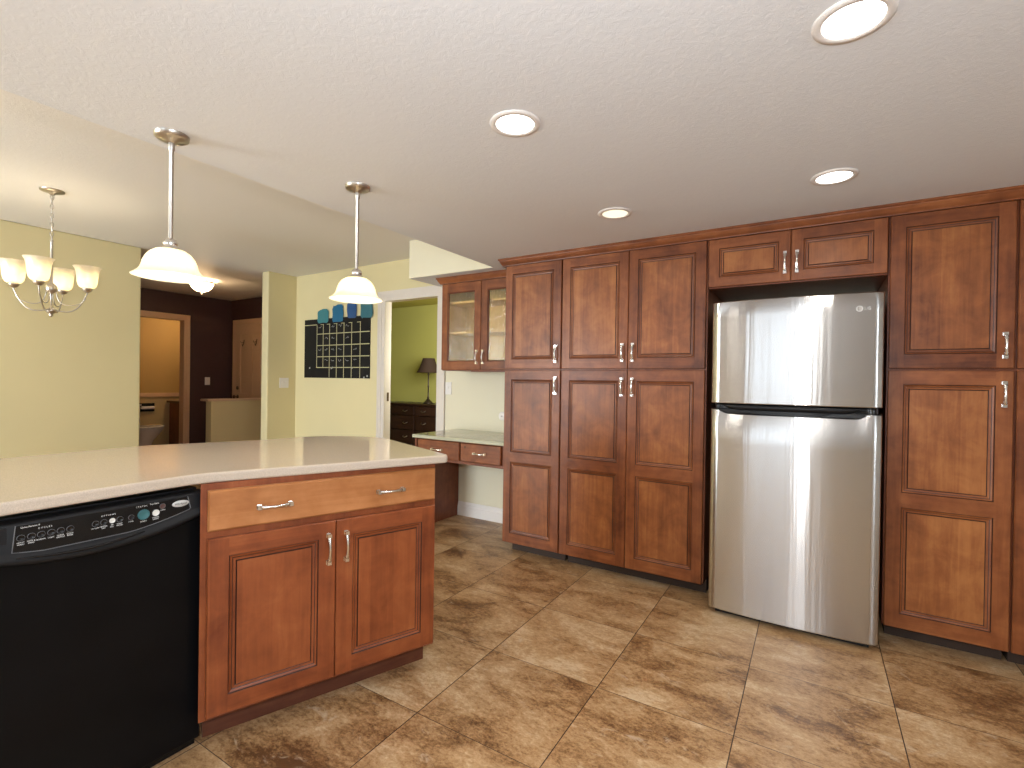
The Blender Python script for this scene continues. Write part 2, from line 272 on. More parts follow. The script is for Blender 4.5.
# ---------------------------------------------------------------- mesh helpers
class MB:
    def __init__(s): s.bm = bmesh.new()
    def quad(s, pts, mat=0, smooth=False):
        f = s.bm.faces.new([s.bm.verts.new(p) for p in pts]); f.material_index = mat; f.smooth = smooth; return f
    def box(s, x0, x1, y0, y1, z0, z1, mat=0):
        v = [s.bm.verts.new(p) for p in ((x0,y0,z0),(x1,y0,z0),(x1,y1,z0),(x0,y1,z0),(x0,y0,z1),(x1,y0,z1),(x1,y1,z1),(x0,y1,z1))]
        for f in ((3,2,1,0),(4,5,6,7),(0,1,5,4),(1,2,6,5),(2,3,7,6),(3,0,4,7)):
            s.bm.faces.new([v[i] for i in f]).material_index = mat
        return s
    def prism(s, poly, z0, z1, mat=0, side=None):
        a = [s.bm.verts.new((x, y, z0)) for x, y in poly]; b = [s.bm.verts.new((x, y, z1)) for x, y in poly]
        n = len(poly); s.bm.faces.new(a[::-1]).material_index = mat; s.bm.faces.new(b).material_index = mat
        for i in range(n): s.bm.faces.new((a[i], a[(i+1)%n], b[(i+1)%n], b[i])).material_index = mat if side is None else side
        return s
    def grid(s, rows, mat=0, closed=False, smooth=True):
        V = [[s.bm.verts.new(p) for p in r] for r in rows]
        for i in range(len(V)-1):
            n = len(V[i])
            for j in range(n if closed else n-1):
                k = (j+1) % n
                f = s.bm.faces.new((V[i][j], V[i][k], V[i+1][k], V[i+1][j])); f.material_index = mat; f.smooth = smooth
        return V
    def lathe(s, prof, c=(0,0,0), seg=24, mat=0, cap=False, axis='Z', sx=1, sy=1):
        rows = []
        for r, z in prof:
            row = []
            for k in range(seg):
                t = 2*math.pi*k/seg; p = (r*math.cos(t)*sx, r*math.sin(t)*sy, z)
                if axis == 'Y': p = (p[0], -p[2], p[1])
                if axis == 'X': p = (p[2], p[0], p[1])
                row.append((c[0]+p[0], c[1]+p[1], c[2]+p[2]))
            rows.append(row)
        V = s.grid(rows, mat, True)
        if cap:
            for vv in (V[0], V[-1]):
                f = s.bm.faces.new(vv); f.material_index = mat
        return s
    def tube(s, pts, r, mat=0, seg=8, cap=True):
        pts = [Vector(p) for p in pts]; rows = []; prev = None
        for i, p in enumerate(pts):
            t = (pts[min(i+1, len(pts)-1)] - pts[max(i-1, 0)]).normalized()
            if prev is None:
                a = Vector((0,0,1)) if abs(t.z) < .9 else Vector((1,0,0)); n = t.cross(a).normalized()
            else: n = (prev - t*prev.dot(t)).normalized()
            prev = n; b = t.cross(n); rr = r[i] if isinstance(r, (list, tuple)) else r
            rows.append([p + (n*math.cos(2*math.pi*k/seg) + b*math.sin(2*math.pi*k/seg))*rr for k in range(seg)])
        V = s.grid(rows, mat, True)
        if cap:
            s.bm.faces.new(V[0][::-1]).material_index = mat; s.bm.faces.new(V[-1]).material_index = mat
        return s
    def torus(s, c, R_, r, u, v, mat=0, seg=14, sub=6, sq=1.0):
        u = Vector(u); v = Vector(v); n = u.cross(v); rows = []
        for i in range(seg+1):
            t = 2*math.pi*i/seg; d = u*math.cos(t)+v*math.sin(t)*sq; o = Vector(c)+d*R_; dd = d.normalized()
            rows.append([o+(dd*math.cos(2*math.pi*k/sub)+n*math.sin(2*math.pi*k/sub))*r for k in range(sub)])
        s.grid(rows, mat, True); return s
    def sweep(s, path, prof, mat=0):
        """horizontal path [(x,y)], profile [(outward offset, z)], mitred; outward = left of travel"""
        P = [Vector(p) for p in path]; rows = []
        for i, p in enumerate(P):
            d0 = (P[i]-P[i-1]).normalized() if i else (P[1]-P[0]).normalized()
            d1 = (P[i+1]-P[i]).normalized() if i < len(P)-1 else d0
            n0 = Vector((-d0.y, d0.x)); n1 = Vector((-d1.y, d1.x)); m_ = (n0+n1).normalized(); k = 1/max(.2, m_.dot(n0))
            rows.append([(p.x+m_.x*k*o, p.y+m_.y*k*o, z) for o, z in prof])
        V = s.grid(rows, mat, True, False)
        s.bm.faces.new(V[0]).material_index = mat; s.bm.faces.new(V[-1][::-1]).material_index = mat
        return s
    def text(s, body, size, M4, mat=0, ext=0.0003):
        cu = bpy.data.curves.new('t', 'FONT'); cu.body = body; cu.size = size; cu.extrude = ext; cu.align_x = 'CENTER'; cu.align_y = 'CENTER'
        cu.resolution_u = 2
        o = bpy.data.objects.new('t', cu); COL.objects.link(o)
        dg = bpy.context.evaluated_depsgraph_get(); me = bpy.data.meshes.new_from_object(o.evaluated_get(dg))
        me.transform(M4)
        n0 = len(s.bm.faces); s.bm.from_mesh(me); s.bm.faces.ensure_lookup_table()
        for f in s.bm.faces[n0:]: f.material_index = mat
        bpy.data.objects.remove(o); bpy.data.curves.remove(cu); bpy.data.meshes.remove(me); return s
    def build(s, name, mats, parent=None, loc=(0,0,0), rot=(0,0,0), bevel=0, segs=2, recalc=True, angle=40):
        if recalc: bmesh.ops.recalc_face_normals(s.bm, faces=s.bm.faces[:])
        me = bpy.data.meshes.new(name); s.bm.to_mesh(me); s.bm.free()
        if not isinstance(mats, (list, tuple)): mats = [mats]
        for m in mats: me.materials.append(M[m] if isinstance(m, str) else m)
        o = bpy.data.objects.new(name, me); COL.objects.link(o)
        o.location = loc; o.rotation_euler = rot
        if parent: o.parent = parent
        if bevel:
            b = o.modifiers.new('bevel', 'BEVEL'); b.width = bevel; b.segments = segs; b.limit_method = 'ANGLE'; b.angle_limit = R(angle)
        return o
def thing(name, label, cat, loc=(0,0,0), rz=0, group=None):
    o = bpy.data.objects.new(name, None); COL.objects.link(o); o.location = loc; o.rotation_euler = (0,0,rz); o.empty_display_size = 0.1
    return tag(o, label, cat, group)
def tag(o, label, cat, group=None):
    o['label'] = label; o['category'] = cat
    if group: o['group'] = group
    return o
def struct(o, label=None):
    o['kind'] = 'structure'
    if label: o['label'] = label
    return o
def dup(o, parent=None):
    c = o.copy(); COL.objects.link(c)
    if parent: c.parent = parent
    for ch in list(o.children): dup(ch, c)
    return c
def arc(cx, cy, r, a0, a1, n): return [(cx+r*math.cos(R(a0+(a1-a0)*i/n)), cy+r*math.sin(R(a0+(a1-a0)*i/n))) for i in range(n+1)]

# ---------------------------------------------------------------- the rooms
XL = -5.42          # dining wall face
b = MB(); b.box(-9.8, 2.7, -3.1, 6.2, -0.12, 0.0); struct(b.build('floor', 'floor'), 'brown slate-look tile floor')
# kitchen dropped ceiling: L-shaped, its underside knockdown white, its edge cream
b = MB(); b.prism([(-2.15,-3.0),(2.6,-3.0),(2.6,YW),(-3.03,YW),(-3.03,3.147),(-2.15,3.147)], H1, H2+.10, 0, 1)
struct(b.build('ceiling', ['ceiling','cream']), 'lower white textured kitchen ceiling')
b = MB(); b.box(-8.0, -2.15, -3.0, 3.147, H2, H2+.1).box(-8.0, -5.34, 3.147, 4.31, H2, H2+.1).box(-5.34, -3.03, 3.147, 3.645, H2, H2+.1).box(-9.72, -8.0, 1.8, 4.5, H2, H2+.1)
struct(b.build('ceiling', 'ceiling_d'), 'higher dining room and hall ceiling')
b = MB(); b.box(-7.1, -5.34, 4.31, 6.1, H2, H2+.1).box(-5.34, -2.4, 3.645, 6.1, H2, H2+.1); struct(b.build('ceiling', 'bounce_ceiling'), 'ceiling of the green room')
# wall behind the cabinets with the doorway to the green room
DX0, DX1, DZ = -3.79, -3.09, 2.035
b = MB(); b.box(-5.28, DX0-.018, YW, YW+.08, 0, H2, 0).box(DX1+.018, 2.7, YW, YW+.08, 0, H2, 1).box(DX0-.018, DX1+.018, YW, YW+.08, DZ+.018, H2, 0)  # cream stretch: same yellow paint, its paler lighting put into the colour
struct(b.build('wall_north', ['yellow','cream']), 'yellow wall with chalkboard and doorway')
# stub wall between dining room and hall
b = MB(); b.box(-5.40, -5.28, 3.25, 4.25, 0, H2); struct(b.build('wall_stub', 'yellow', bevel=.012), 'short yellow wall return')
b = MB(); b.box(XL-.12, XL, -3.0, 2.083, 0, H2); struct(b.build('wall_west', 'yellow', bevel=.012), 'yellow dining room wall')
# wall behind the camera with a window and a patio door opening
b = MB()
for x0, x1, z0, z1 in ((-5.54,-5.25,0,H2),(-5.25,-3.45,2.08,H2),(-3.45,-1.9,0,H2),(-1.9,-0.3,0,1.0),(-1.9,-0.3,2.0,H2),(-0.3,2.7,0,H2)):
    b.box(x0, x1, -3.12, -3.0, z0, z1)
struct(b.build('wall_south', 'kitchen_wall'))
b = MB(); b.box(2.6, 2.72, -3.0, -.55, 0, H2).box(2.6, 2.72, .55, YW, 0, H2).box(2.6, 2.72, -.55, .55, 0, 1.02).box(2.6, 2.72, -.55, .55, 1.98, H2); struct(b.build('wall_east', 'kitchen_wall'))
def window(n, x0, x1, z0, z1, mull):
    f = MB(); t = .05
    f.box(x0, x1, -3.10, -3.02, z0, z0+t).box(x0, x1, -3.10, -3.02, z1-t, z1).box(x0, x0+t, -3.10, -3.02, z0+t, z1-t).box(x1-t, x1, -3.10, -3.02, z0+t, z1-t)
    for mx in mull: f.box(mx-.03, mx+.03, -3.10, -3.02, z0+t, z1-t)
    fr = struct(f.build(n, 'white'))
    MB().box(x0+t, x1-t, -3.065, -3.06, z0+t, z1-t).build('window_pane', 'window_glass', fr)
window('window_1', -1.9, -0.3, 1.0, 2.0, [-1.1]); window('window_2', -5.25, -3.45, 0.0, 2.08, [-4.35])
f = MB(); f.box(2.62, 2.70, -.55, .55, 1.02, 1.07).box(2.62, 2.70, -.55, .55, 1.93, 1.98).box(2.62, 2.70, -.55, -.50, 1.07, 1.93).box(2.62, 2.70, .50, .55, 1.07, 1.93).box(2.62, 2.70, -.025, .025, 1.07, 1.93)
fr = struct(f.build('window_3', 'white')); MB().box(2.655, 2.66, -.50, .50, 1.07, 1.93).build('window_pane', 'window_glass', fr)
# hall: far plum wall with the bathroom doorway, right plum wall with the entry door
HX = -7.88; BY0, BY1, BZ = 2.80, 3.565, 2.048
b = MB(); b.box(HX-.115, HX, 0.0, BY0-.018, 0, H2).box(HX-.115, HX, BY1+.018, 4.37, 0, H2).box(HX-.115, HX, BY0-.018, BY1+.018, BZ+.018, H2); struct(b.build('wall_hall', 'plum'), 'dark plum hall wall with bathroom doorway')
b = MB(); b.box(HX, -5.40, 4.25, 4.37, 0, H2); struct(b.build('wall_entry', 'plum'), 'dark plum wall with the entry door')
b = MB(); b.box(HX, XL-.12, -.12, 0, 0, H2); struct(b.build('wall_hall_end', 'plum'))
b = MB(); b.box(-6.32, -6.20, 3.115, 4.25, 0, .94); struct(b.build('wall_half', 'warm_lit_wall'), 'half-height yellow wall in the hall')
b = MB(); b.box(-6.345, -6.175, 3.06, 4.25, .94, .965); struct(b.build('trim_1', 'trim_tan', bevel=.004), 'cap board of the half wall')
# bathroom box
b = MB()
b.box(-9.72, -9.6, 1.8, 4.6, .915, H2, 0).box(-9.72, -9.6, 1.8, 4.6, 0, .915, 1).box(-9.6, HX-.115, 4.45, 4.57, 0, H2, 0).box(-9.6, HX-.115, 1.7, 1.8, 0, H2, 0)
struct(b.build('wall_bath', ['ochre','ochre_low']), 'ochre bathroom wall')
b = MB(); b.box(-9.6, -8.9, 3.14, 3.24, 0, H2); struct(b.build('wall_bath_partition', 'ochre'), 'ochre bathroom partition')
b = MB(); b.box(-9.6, -9.575, 3.24, 4.45, .875, .945); struct(b.build('trim_2', 'trim_tan', bevel=.006), 'chair rail on the bathroom wall')
# green room box
b = MB(); b.box(-7.1, -2.4, 6.0, 6.1, 0, H2).box(-7.1, -7.0, 4.37, 6.0, 0, H2).box(-2.5, -2.4, YW+.08, 6.0, 0, H2); struct(b.build('wall_green', 'green'), 'lime green wall beyond the doorway')

def casing(name, mat, x0, x1, z, face, wdt=.085, label=None, axis='X', depth=.018, jamb=.08):
    """three boards with a stepped profile around an opening in the plane y=face (axis X) or x=face (axis Y)"""
    b = MB()
    def bx(u0, u1, d0, d1, z0, z1):
        if axis == 'X': b.box(u0, u1, face-d1, face-d0, z0, z1)
        else: b.box(face+d0, face+d1, u0, u1, z0, z1)
    for (k0, k1, d) in ((0, .45, depth*.6), (.45, .8, depth*.85), (.8, 1, depth)):
        a, c = wdt*k0, wdt*k1
        bx(x0-c, x0-a, 0, d, 0, z+c); bx(x1+a, x1+c, 0, d, 0, z+c); bx(x0-a, x1+a, 0, d, z+a, z+c)
    j = .018
    bx(x0-j, x0, -jamb, 0, 0, z); bx(x1, x1+j, -jamb, 0, 0, z); bx(x0-j, x1+j, -jamb, 0, z, z+j)
    return struct(b.build(name, mat), label)
tr = casing('trim_3', 'casing', DX0, DX1, DZ, YW, .10, 'white casing of the doorway to the green room')
MB().box(DX0, DX0+.003, YW+.03, YW+.055, 1.01, 1.10).build('latch_plate', 'bronze', tr)
casing('trim_4', 'trim_tan', BY0, BY1, BZ, HX, .08, 'tan casing of the bathroom doorway', 'Y', .018, .115)
casing('trim_5', 'trim_tan', -7.725, -6.915, 2.04, 4.25, .08, 'tan casing of the entry door', 'X', .018, .0)
# baseboards
PB = [(0,0),(.016,0),(.016,.085),(.011,.095),(.011,.105),(.006,.118),(0,.125)]
b = MB(); b.sweep([(-1.93, YW), (-2.85, YW)][::-1], [(-o, z) for o, z in PB]); struct(b.build('baseboard_north', 'white'), 'white baseboard under the desk')
b = MB(); b.sweep([(XL, -3.0), (XL, 2.083)], [(-o, z) for o, z in PB]); struct(b.build('baseboard_west', 'white'))
b = MB(); b.sweep([(-5.28, YW), (-3.9, YW)], [(-o, z) for o, z in PB]); struct(b.build('baseboard_dining', 'white'))

# ---------------------------------------------------------------- cabinet parts
def rect_ring(b, A, ya, B, yb, mats):
    (ax0, ax1, az0, az1), (bx0, bx1, bz0, bz1) = A, B
    mv, mh = mats
    b.quad([(ax0,ya,az0),(ax1,ya,az0),(bx1,yb,bz0),(bx0,yb,bz0)], mh); b.quad([(ax1,ya,az0),(ax1,ya,az1),(bx1,yb,bz1),(bx1,yb,bz0)], mv)
    b.quad([(ax1,ya,az1),(ax0,ya,az1),(bx0,yb,bz1),(bx1,yb,bz1)], mh); b.quad([(ax0,ya,az1),(ax0,ya,az0),(bx0,yb,bz0),(bx0,yb,bz1)], mv)
def ins(r, d): return (r[0]+d, r[1]-d, r[2]+d, r[3]-d)
def flat(b, x0, x1, z0, z1, y, m): b.quad([(x0,y,z0),(x1,y,z0),(x1,y,z1),(x0,y,z1)], m)
def panel_door(name, w, h, panels, parent, loc, mats=('wood','woodh','glaze','panel'), st=.058, glass=False, thick=.02):
    """frame-and-raised-panel door; origin lower left, front y=0 facing -y"""
    b = MB(); full = (0, w, 0, h); c = .003; e = ins(full, c)
    rect_ring(b, full, thick, full, c, (0, 1)); rect_ring(b, full, c, e, 0, (0, 1))
    flat(b, e[0], st, e[2], e[3], 0, 0); flat(b, w-st, e[1], e[2], e[3], 0, 0)
    zs = [e[2]] + [z for p in panels for z in p] + [e[3]]
    for i in range(0, len(zs), 2): flat(b, st, w-st, zs[i], zs[i+1], 0, 1)
    for z0, z1 in panels:
        r0 = (st, w-st, z0, z1)
        if glass:
            rect_ring(b, r0, 0, ins(r0,.003), .0035, (2, 2)); rect_ring(b, ins(r0,.003), .0035, ins(r0,.008), .006, (0, 1)); rect_ring(b, ins(r0,.008), .006, ins(r0,.008), thick, (0, 1))
            continue
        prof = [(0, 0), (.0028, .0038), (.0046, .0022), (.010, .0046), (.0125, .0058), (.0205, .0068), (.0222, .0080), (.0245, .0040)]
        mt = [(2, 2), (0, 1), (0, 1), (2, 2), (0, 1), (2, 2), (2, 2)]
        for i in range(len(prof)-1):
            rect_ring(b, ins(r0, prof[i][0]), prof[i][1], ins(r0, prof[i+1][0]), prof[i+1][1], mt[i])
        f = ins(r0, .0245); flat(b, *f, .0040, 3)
    if glass:
        for z0, z1 in panels:
            r0 = ins((st, w-st, z0, z1), .008); rect_ring(b, full, thick, r0, thick, (0, 1))
    else: b.quad([(0,thick,0),(0,thick,h),(w,thick,h),(w,thick,0)], 0)
    return b.build(name, list(mats), parent, loc, recalc=False)
def slab_front(name, w, h, parent, loc, mats=('drawer','glaze')):
    b = MB(); full = (0, w, 0, h); thick = .02
    rect_ring(b, full, thick, full, .006, (0, 0)); rect_ring(b, full, .006, ins(full,.003), .003, (0, 0)); rect_ring(b, ins(full,.003), .003, ins(full,.006), 0, (0, 0))
    flat(b, *ins(full, .006), 0, 0); b.quad([(0,thick,0),(0,thick,h),(w,thick,h),(w,thick,0)], 0)
    return b.build(name, list(mats), parent, loc, recalc=False)
def handle_mesh():
    b = MB(); Lh = .0575
    for s in (-1, 1):
        z = s*(Lh-.008)
        b.box(-.008, .008, -.004, 0, z-.0085, z+.0085); b.box(-.0065, .0065, -.021, -.004, z-.0065, z+.0065)
        b.box(-.0072, .0072, -.0215, -.0185, z-.0075, z+.0075)
        b.box(-.0066, .0066, -.023, -.018, z-s*.016-.002, z-s*.016+.002)
    rows = []
    n = 16
    for i in range(n+1):
        t = -1+2*i/n; z = t*(Lh-.012); y = -.0185-.0095*math.cos(t*math.pi/2); hw = .0048+.0026*t*t; th = .0038
        rows.append([(-hw, y+th, z), (-hw*.7, y-th, z), (hw*.7, y-th, z), (hw, y+th, z)])
    V = b.grid(rows, 0, True, True); b.bm.faces.new(V[0]); b.bm.faces.new(V[-1])
    bmesh.ops.recalc_face_normals(b.bm, faces=b.bm.faces[:])
    me = bpy.data.meshes.new('handle'); b.bm.to_mesh(me); b.bm.free(); me.materials.append(M['nickel']); return me
HANDLE = handle_mesh()
def handle(parent, x, z, horiz=False):
    o = bpy.data.objects.new('handle', HANDLE); COL.objects.link(o); o.parent = parent; o.location = (x, 0, z)
    if horiz: o.rotation_euler = (0, R(90), 0)
    return o
ZB, ZG, ZT = .085, 1.32, 2.055
def lower_panels(h): return [(.070, .578), (.648, h-.066)]     # relative to the door's bottom
def pantry(name, label, x0, x1, doors, left_hang, ymax=YW-.005):
    """tall cabinet; doors: list of (dx0, dx1, handle side)"""
    t = thing(name, label, 'cabinet', ((x0+x1)/2, YF, 0)); ox = (x0+x1)/2
    b = MB(); b.box(x0-ox, x1-ox, .021, ymax-YF, ZB, ZT+.006); b.build('body', 'wood_side', t, bevel=.001, segs=1)
    MB().box(x0-ox+.02, x1-ox, .115, ymax-YF-.02, 0, ZB).build('toe_kick', 'kick_shaded', t)
    for d0, d1, hs in doors:
        wd = d1-d0
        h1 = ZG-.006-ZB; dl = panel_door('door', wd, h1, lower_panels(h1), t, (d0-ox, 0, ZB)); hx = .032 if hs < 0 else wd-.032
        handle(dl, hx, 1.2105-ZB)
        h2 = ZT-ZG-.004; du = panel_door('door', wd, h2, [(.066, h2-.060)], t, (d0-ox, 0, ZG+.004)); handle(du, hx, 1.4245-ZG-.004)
    return t
pantry('pantry_cabinet', 'narrow single-door-wide pantry cabinet at the left end, beside the desk nook', -1.925, -1.474, [(-1.922, -1.479, 1)], 1)
pantry('pantry_cabinet', 'double-door-wide tall pantry cabinet immediately left of the refrigerator', -1.474, -.552, [(-1.470, -1.0165, 1), (-1.0135, -.560, -1)], 1)
pantry('pantry_cabinet', 'tall pantry cabinet immediately right of the refrigerator, handles on its right', .272, .7205, [(.278, .716, 1)], 1)
pantry('pantry_cabinet', 'tall cabinet at the right edge of the photo, only a sliver visible', .7205, 1.18, [(.7255, 1.175, -1)], 1)
# cabinet over the fridge
t = thing('overhead_cabinet', 'short two-door cabinet above the refrigerator', 'cabinet', (-.14, YF, 1.78))
b = MB(); b.box(-.41, .41, .021, YW-.005-YF, 0, .281); b.build('body', 'wood_side', t, bevel=.001, segs=1)
for d0, d1, hs in ((-.408, -.0015, 1), (.0015, .408, -1)):
    d = panel_door('door', d1-d0, .268, [(.052, .214)], t, (d0, 0, .006), st=.055); handle(d, .026 if hs < 0 else d1-d0-.026, .098)
# crown along the tall cabinets
CP = [(0, 2.057), (.020, 2.057), (.021, 2.063), (.025, 2.068), (.029, 2.074), (.038, 2.090), (.040, 2.096), (.046, 2.099), (.046, 2.109), (0, 2.109)]
b = MB(); b.sweep([(1.18, YF+.018), (-1.929, YF+.018), (-1.929, YF+.075)][::-1], [(-o, z) for o, z in CP]); tag(b.build('crown_molding', 'woodh'), 'long stained crown molding along the tops of the tall cabinets', 'molding')

# ---------------------------------------------------------------- glass wall cabinet
GY = 3.27; GX0, GX1 = -2.765, -1.93; GZ0, GZ1 = 1.318, 2.06
t = thing('glass_wall_cabinet', 'two-door wall cabinet with textured glass panes above the desk', 'cabinet', (GX0, GY, GZ0))
gw = GX1-GX0; gh = GZ1-GZ0; gd = YW-.005-GY
b = MB(); k = .018
b.box(0, k, .021, gd, 0, gh, 0).box(gw-k, gw, .021, gd, 0, gh, 0).box(k, gw-k, .021, gd, gh-k, gh, 0).box(k, gw-k, .021, gd, 0, k, 0)
b.box(k, gw-k, gd-.01, gd, k, gh-k, 1)
b.box(k, k+.003, .03, gd-.01, k, gh-k, 1).box(gw-k-.003, gw-k, .03, gd-.01, k, gh-k, 1)
for i in range(10): b.box(k+.04+i*.079, k+.0425+i*.079, gd-.0115, gd-.01, k, gh-k, 1)
b.build('body', ['wood_side', 'interior'], t)
for z in (.322, .580): MB().box(k+.003, gw-k-.003, .05, gd-.01, z-.009, z+.009).build('shelf', 'interior', t)
for d0, d1, hs in ((.003, .413, 1), (.417, .829, -1)):
    d = panel_door('door', d1-d0, gh-.012, [(.070, gh-.012-.076)], t, (d0, 0, .006), glass=True, st=.062)
    MB().box(.066, d1-d0-.066, .010, .013, .074, gh-.012-.080).build('glass_pane', 'seedy', d)
    handle(d, .030 if hs < 0 else d1-d0-.030, .105)
b = MB(); b.sweep([(GX1+.004, GY+.018), (GX0, GY+.018), (GX0, YW-.003)][::-1], [(-o, z) for o, z in CP]); b.build('crown', 'woodh', t, loc=(-GX0, -GY, -GZ0))
MB().box(.30, gw-.02, .03, .13, -.010, 0).build('light_rail', 'wood_side', t)

# ---------------------------------------------------------------- desk
b = MB(); b.prism([(-2.848, 3.015), (-1.928, 3.015), (-1.928, YW-.002), (-2.848, YW-.002)], .760, .788); o = b.build('desk_countertop', 'desktop', bevel=.006)
tag(o, 'sage green solid desk worktop between doorway and pantry', 'countertop')
t = thing('desk_cabinet', 'wooden desk base with two drawers under the sage green worktop', 'desk', (-2.40, 3.035, 0))
MB().box(-2.832+2.40, -2.812+2.40, .0, YW-.005-3.035, 0, .760).build('end_panel', 'wood_side', t, bevel=.001)
MB().box(-2.812+2.40, -1.93+2.40, .021, .041, .585, .760).box(-2.812+2.40, -1.93+2.40, .041, .50, .595, .61).build('apron', 'wood_side', t)
for x0, x1 in ((-2.806, -2.372), (-2.360, -1.985)):
    d = slab_front('drawer', x1-x0, .144, t, (x0+2.40, 0, .609), ('drawer_red', 'glaze')) if 'drawer_red' in M else slab_front('drawer', x1-x0, .144, t, (x0+2.40, 0, .609), ('woodh', 'glaze'))
    handle(d, (x1-x0)/2, .072, True)
    if x0 > -2.5: MB().lathe([(0, .002), (.006, .002), (.008, 0)], (.045, 0, .112), 14, 0, False, 'Y').build('lock', 'bronze', d)

# ---------------------------------------------------------------- refrigerator
t = thing('refrigerator', 'stainless steel top-freezer refrigerator in the cabinet alcove', 'refrigerator', (-.1255, 2.838, 0))
HW, BOW = .3735, .026
def fridge_plan(inset=0.0, back=.062):
    h = HW-inset; P = [(-h, back), (-h, .016)]
    for a in (20, 40, 60, 80): P.append((-h+.014*(1-math.cos(R(a))), .016-.014*math.sin(R(a))))
    n = 30
    for i in range(n+1):
        x = -h+.016+(2*h-.032)*i/n; P.append((x, inset*.7-BOW*(1-(x/h)**2)))
    for a in (80, 60, 40, 20): P.append((h-.014*(1-math.cos(R(a))), .016-.014*math.sin(R(a))))
    P += [(h, .016), (h, back)]
    return P
def fridge_door(name, z0, ztop, mat='steel', inset=0.0):
    P = fridge_plan(inset); b = MB()
    n = len(P); rows = []
    def zt(x): return ztop(x) if callable(ztop) else ztop
    rows = [[(x, y, z0) for x, y in P], [(x, y-.0, z0+.004) for x, y in P]]
    for s in (.12, .25, .4, .55, .7, .85, 1.0): rows.append([(x, y, z0+.004+(zt(x)-z0-.010)*s) for x, y in P])
    rows.append([(x*(1-.004), y+(.004 if y < .05 else 0), zt(x)) for x, y in P])
    V = b.grid(rows, 0, False, True)
    b.bm.faces.new(V[0]); b.bm.faces.new([V[i][0] for i in range(len(V))]+[V[i][-1] for i in range(len(V)-1, -1, -1)])
    tv = V[-1]
    m_ = len(tv)
    for i in range(m_//2):                                            # stepped top strip by strip
        j = m_-1-i
        if j-1 > i+1: b.bm.faces.new((tv[i], tv[i+1], tv[j-1], tv[j])).material_index = 1
    for f in b.bm.faces:
        if min(v.co.z for v in f.verts) > z0+.9*(zt(0)-z0-.006) and name == 'fresh_food_door' and f.calc_center_median().z > zt(f.calc_center_median().x)-.004: f.material_index = 1
    return b.build(name, [mat, 'black'], t)
MB().box(-.362, .362, .066, .70, .03, 1.663).build('body', 'fridge_side', t, bevel=.006)
fridge_door('freezer_door', 1.137, 1.676)
def dip(x):
    u = x+HW
    def s(a): a = min(1, max(0, a)); return a*a*(3-2*a)
    return 1.107-.023*s((u-.030)/.055)*s((.705-u)/.055)
fridge_door('fresh_food_door', .032, dip)
hb = fridge_door('handle_recess', 1.070, 1.134, 'black', .022)
b = MB()
rows = []
for i in range(25):
    x = -.31+.60*i/24; e = min(1, (x+.31)/.06, (.29-x)/.06)**.5 if 0 < i < 24 else 0.0
    yc = -BOW*(1-(x/HW)**2); rows.append([(x, yc+.018, 1.128), (x, yc+.004, 1.128), (x, yc+.003, 1.1265-.010*e), (x, yc+.010, 1.123-.020*e), (x, yc+.020, 1.12-.020*e)])
b.grid(rows, 0, False, True); b.build('grip', 'charcoal', t)
MB().box(-.34, .34, .03, .064, .004, .030).build('kick_grille', 'charcoal', t)
for sx in (-.3, .3): MB().lathe([(.018, 0), (.018, .03)], (sx, .10, 0), 12, 0, True).build('foot', 'charcoal', t)
b = MB()                                                             # round face badge and the two letters
bx_, by_, bz_ = .277, -BOW*(1-(.277/HW)**2)-.0005, 1.600
ang = math.atan2(2*BOW*.277/HW**2, 1)
F = Matrix.Translation((bx_, by_, bz_)) @ Matrix.Rotation(ang, 4, 'Z') @ Matrix.Rotation(R(90), 4, 'X')
b.torus(F @ Vector((0,0,.001)), .0125, .0018, F.to_3x3() @ Vector((1,0,0)), F.to_3x3() @ Vector((0,1,0)), 0, 20)
ctr = []
for k in range(20): ctr.append(F @ Vector((.0115*math.cos(k*math.pi/10), .0115*math.sin(k*math.pi/10), .0006)))
f = b.bm.faces.new([b.bm.verts.new(p) for p in ctr]); f.material_index = 1
for (dx, dy, r) in ((-.004, .004, .0022), (-.003, -.005, .0022)):
    f = b.bm.faces.new([b.bm.verts.new(F @ Vector((dx+r*math.cos(k*math.pi/5), dy+r*math.sin(k*math.pi/5), .0012))) for k in range(10)]); f.material_index = 2
b.text('LG', .022, F @ Matrix.Translation((.032, 0, .0008)), 0, .0005)
b.build('badge', ['silver', 'brushed', 'charcoal'], t, recalc=False)

# ---------------------------------------------------------------- peninsula: countertop
front = [(-1.690, .10), (-1.708, .62)]
for i in range(9):                                                   # soft bend
    s = i/8; a, c, d = Vector((-1.714, .77)), Vector((-1.717, .835)), Vector((-1.684, .900)); front.append(tuple(a*(1-s)**2+c*2*s*(1-s)+d*s*s))
front += [(-1.350, 1.605), (-1.341, 1.628), (-1.345, 1.643), (-1.360, 1.655), (-1.94, 1.885)]
cc = [(-1.94,1.885),(-2.04,1.906),(-2.14,1.885),(-2.25,1.825),(-2.335,1.740),(-2.385,1.640),(-2.405,1.530),(-2.435,1.410),(-2.60,1.040)]
def spline(P, n=5):
    o = []
    for i in range(len(P)-1):
        p0, p1, p2, p3 = [Vector(P[max(0, min(len(P)-1, j))]) for j in (i-1, i, i+1, i+2)]
        for k in range(n):
            q = k/n; o.append(tuple(.5*((2*p1)+(p2-p0)*q+(2*p0-5*p1+4*p2-p3)*q*q+(3*p1-p0-3*p2+p3)*q**3)))
    return o+[tuple(P[-1])]
poly = front[:-1] + spline(cc) + [(-2.615, .96), (-2.60, .10)]
b = MB(); b.prism(poly, .884, .918); o = b.build('peninsula_countertop', 'counter', bevel=.008, segs=3, angle=60)
tag(o, 'glossy beige solid-surface countertop over dishwasher and peninsula cabinet', 'countertop')

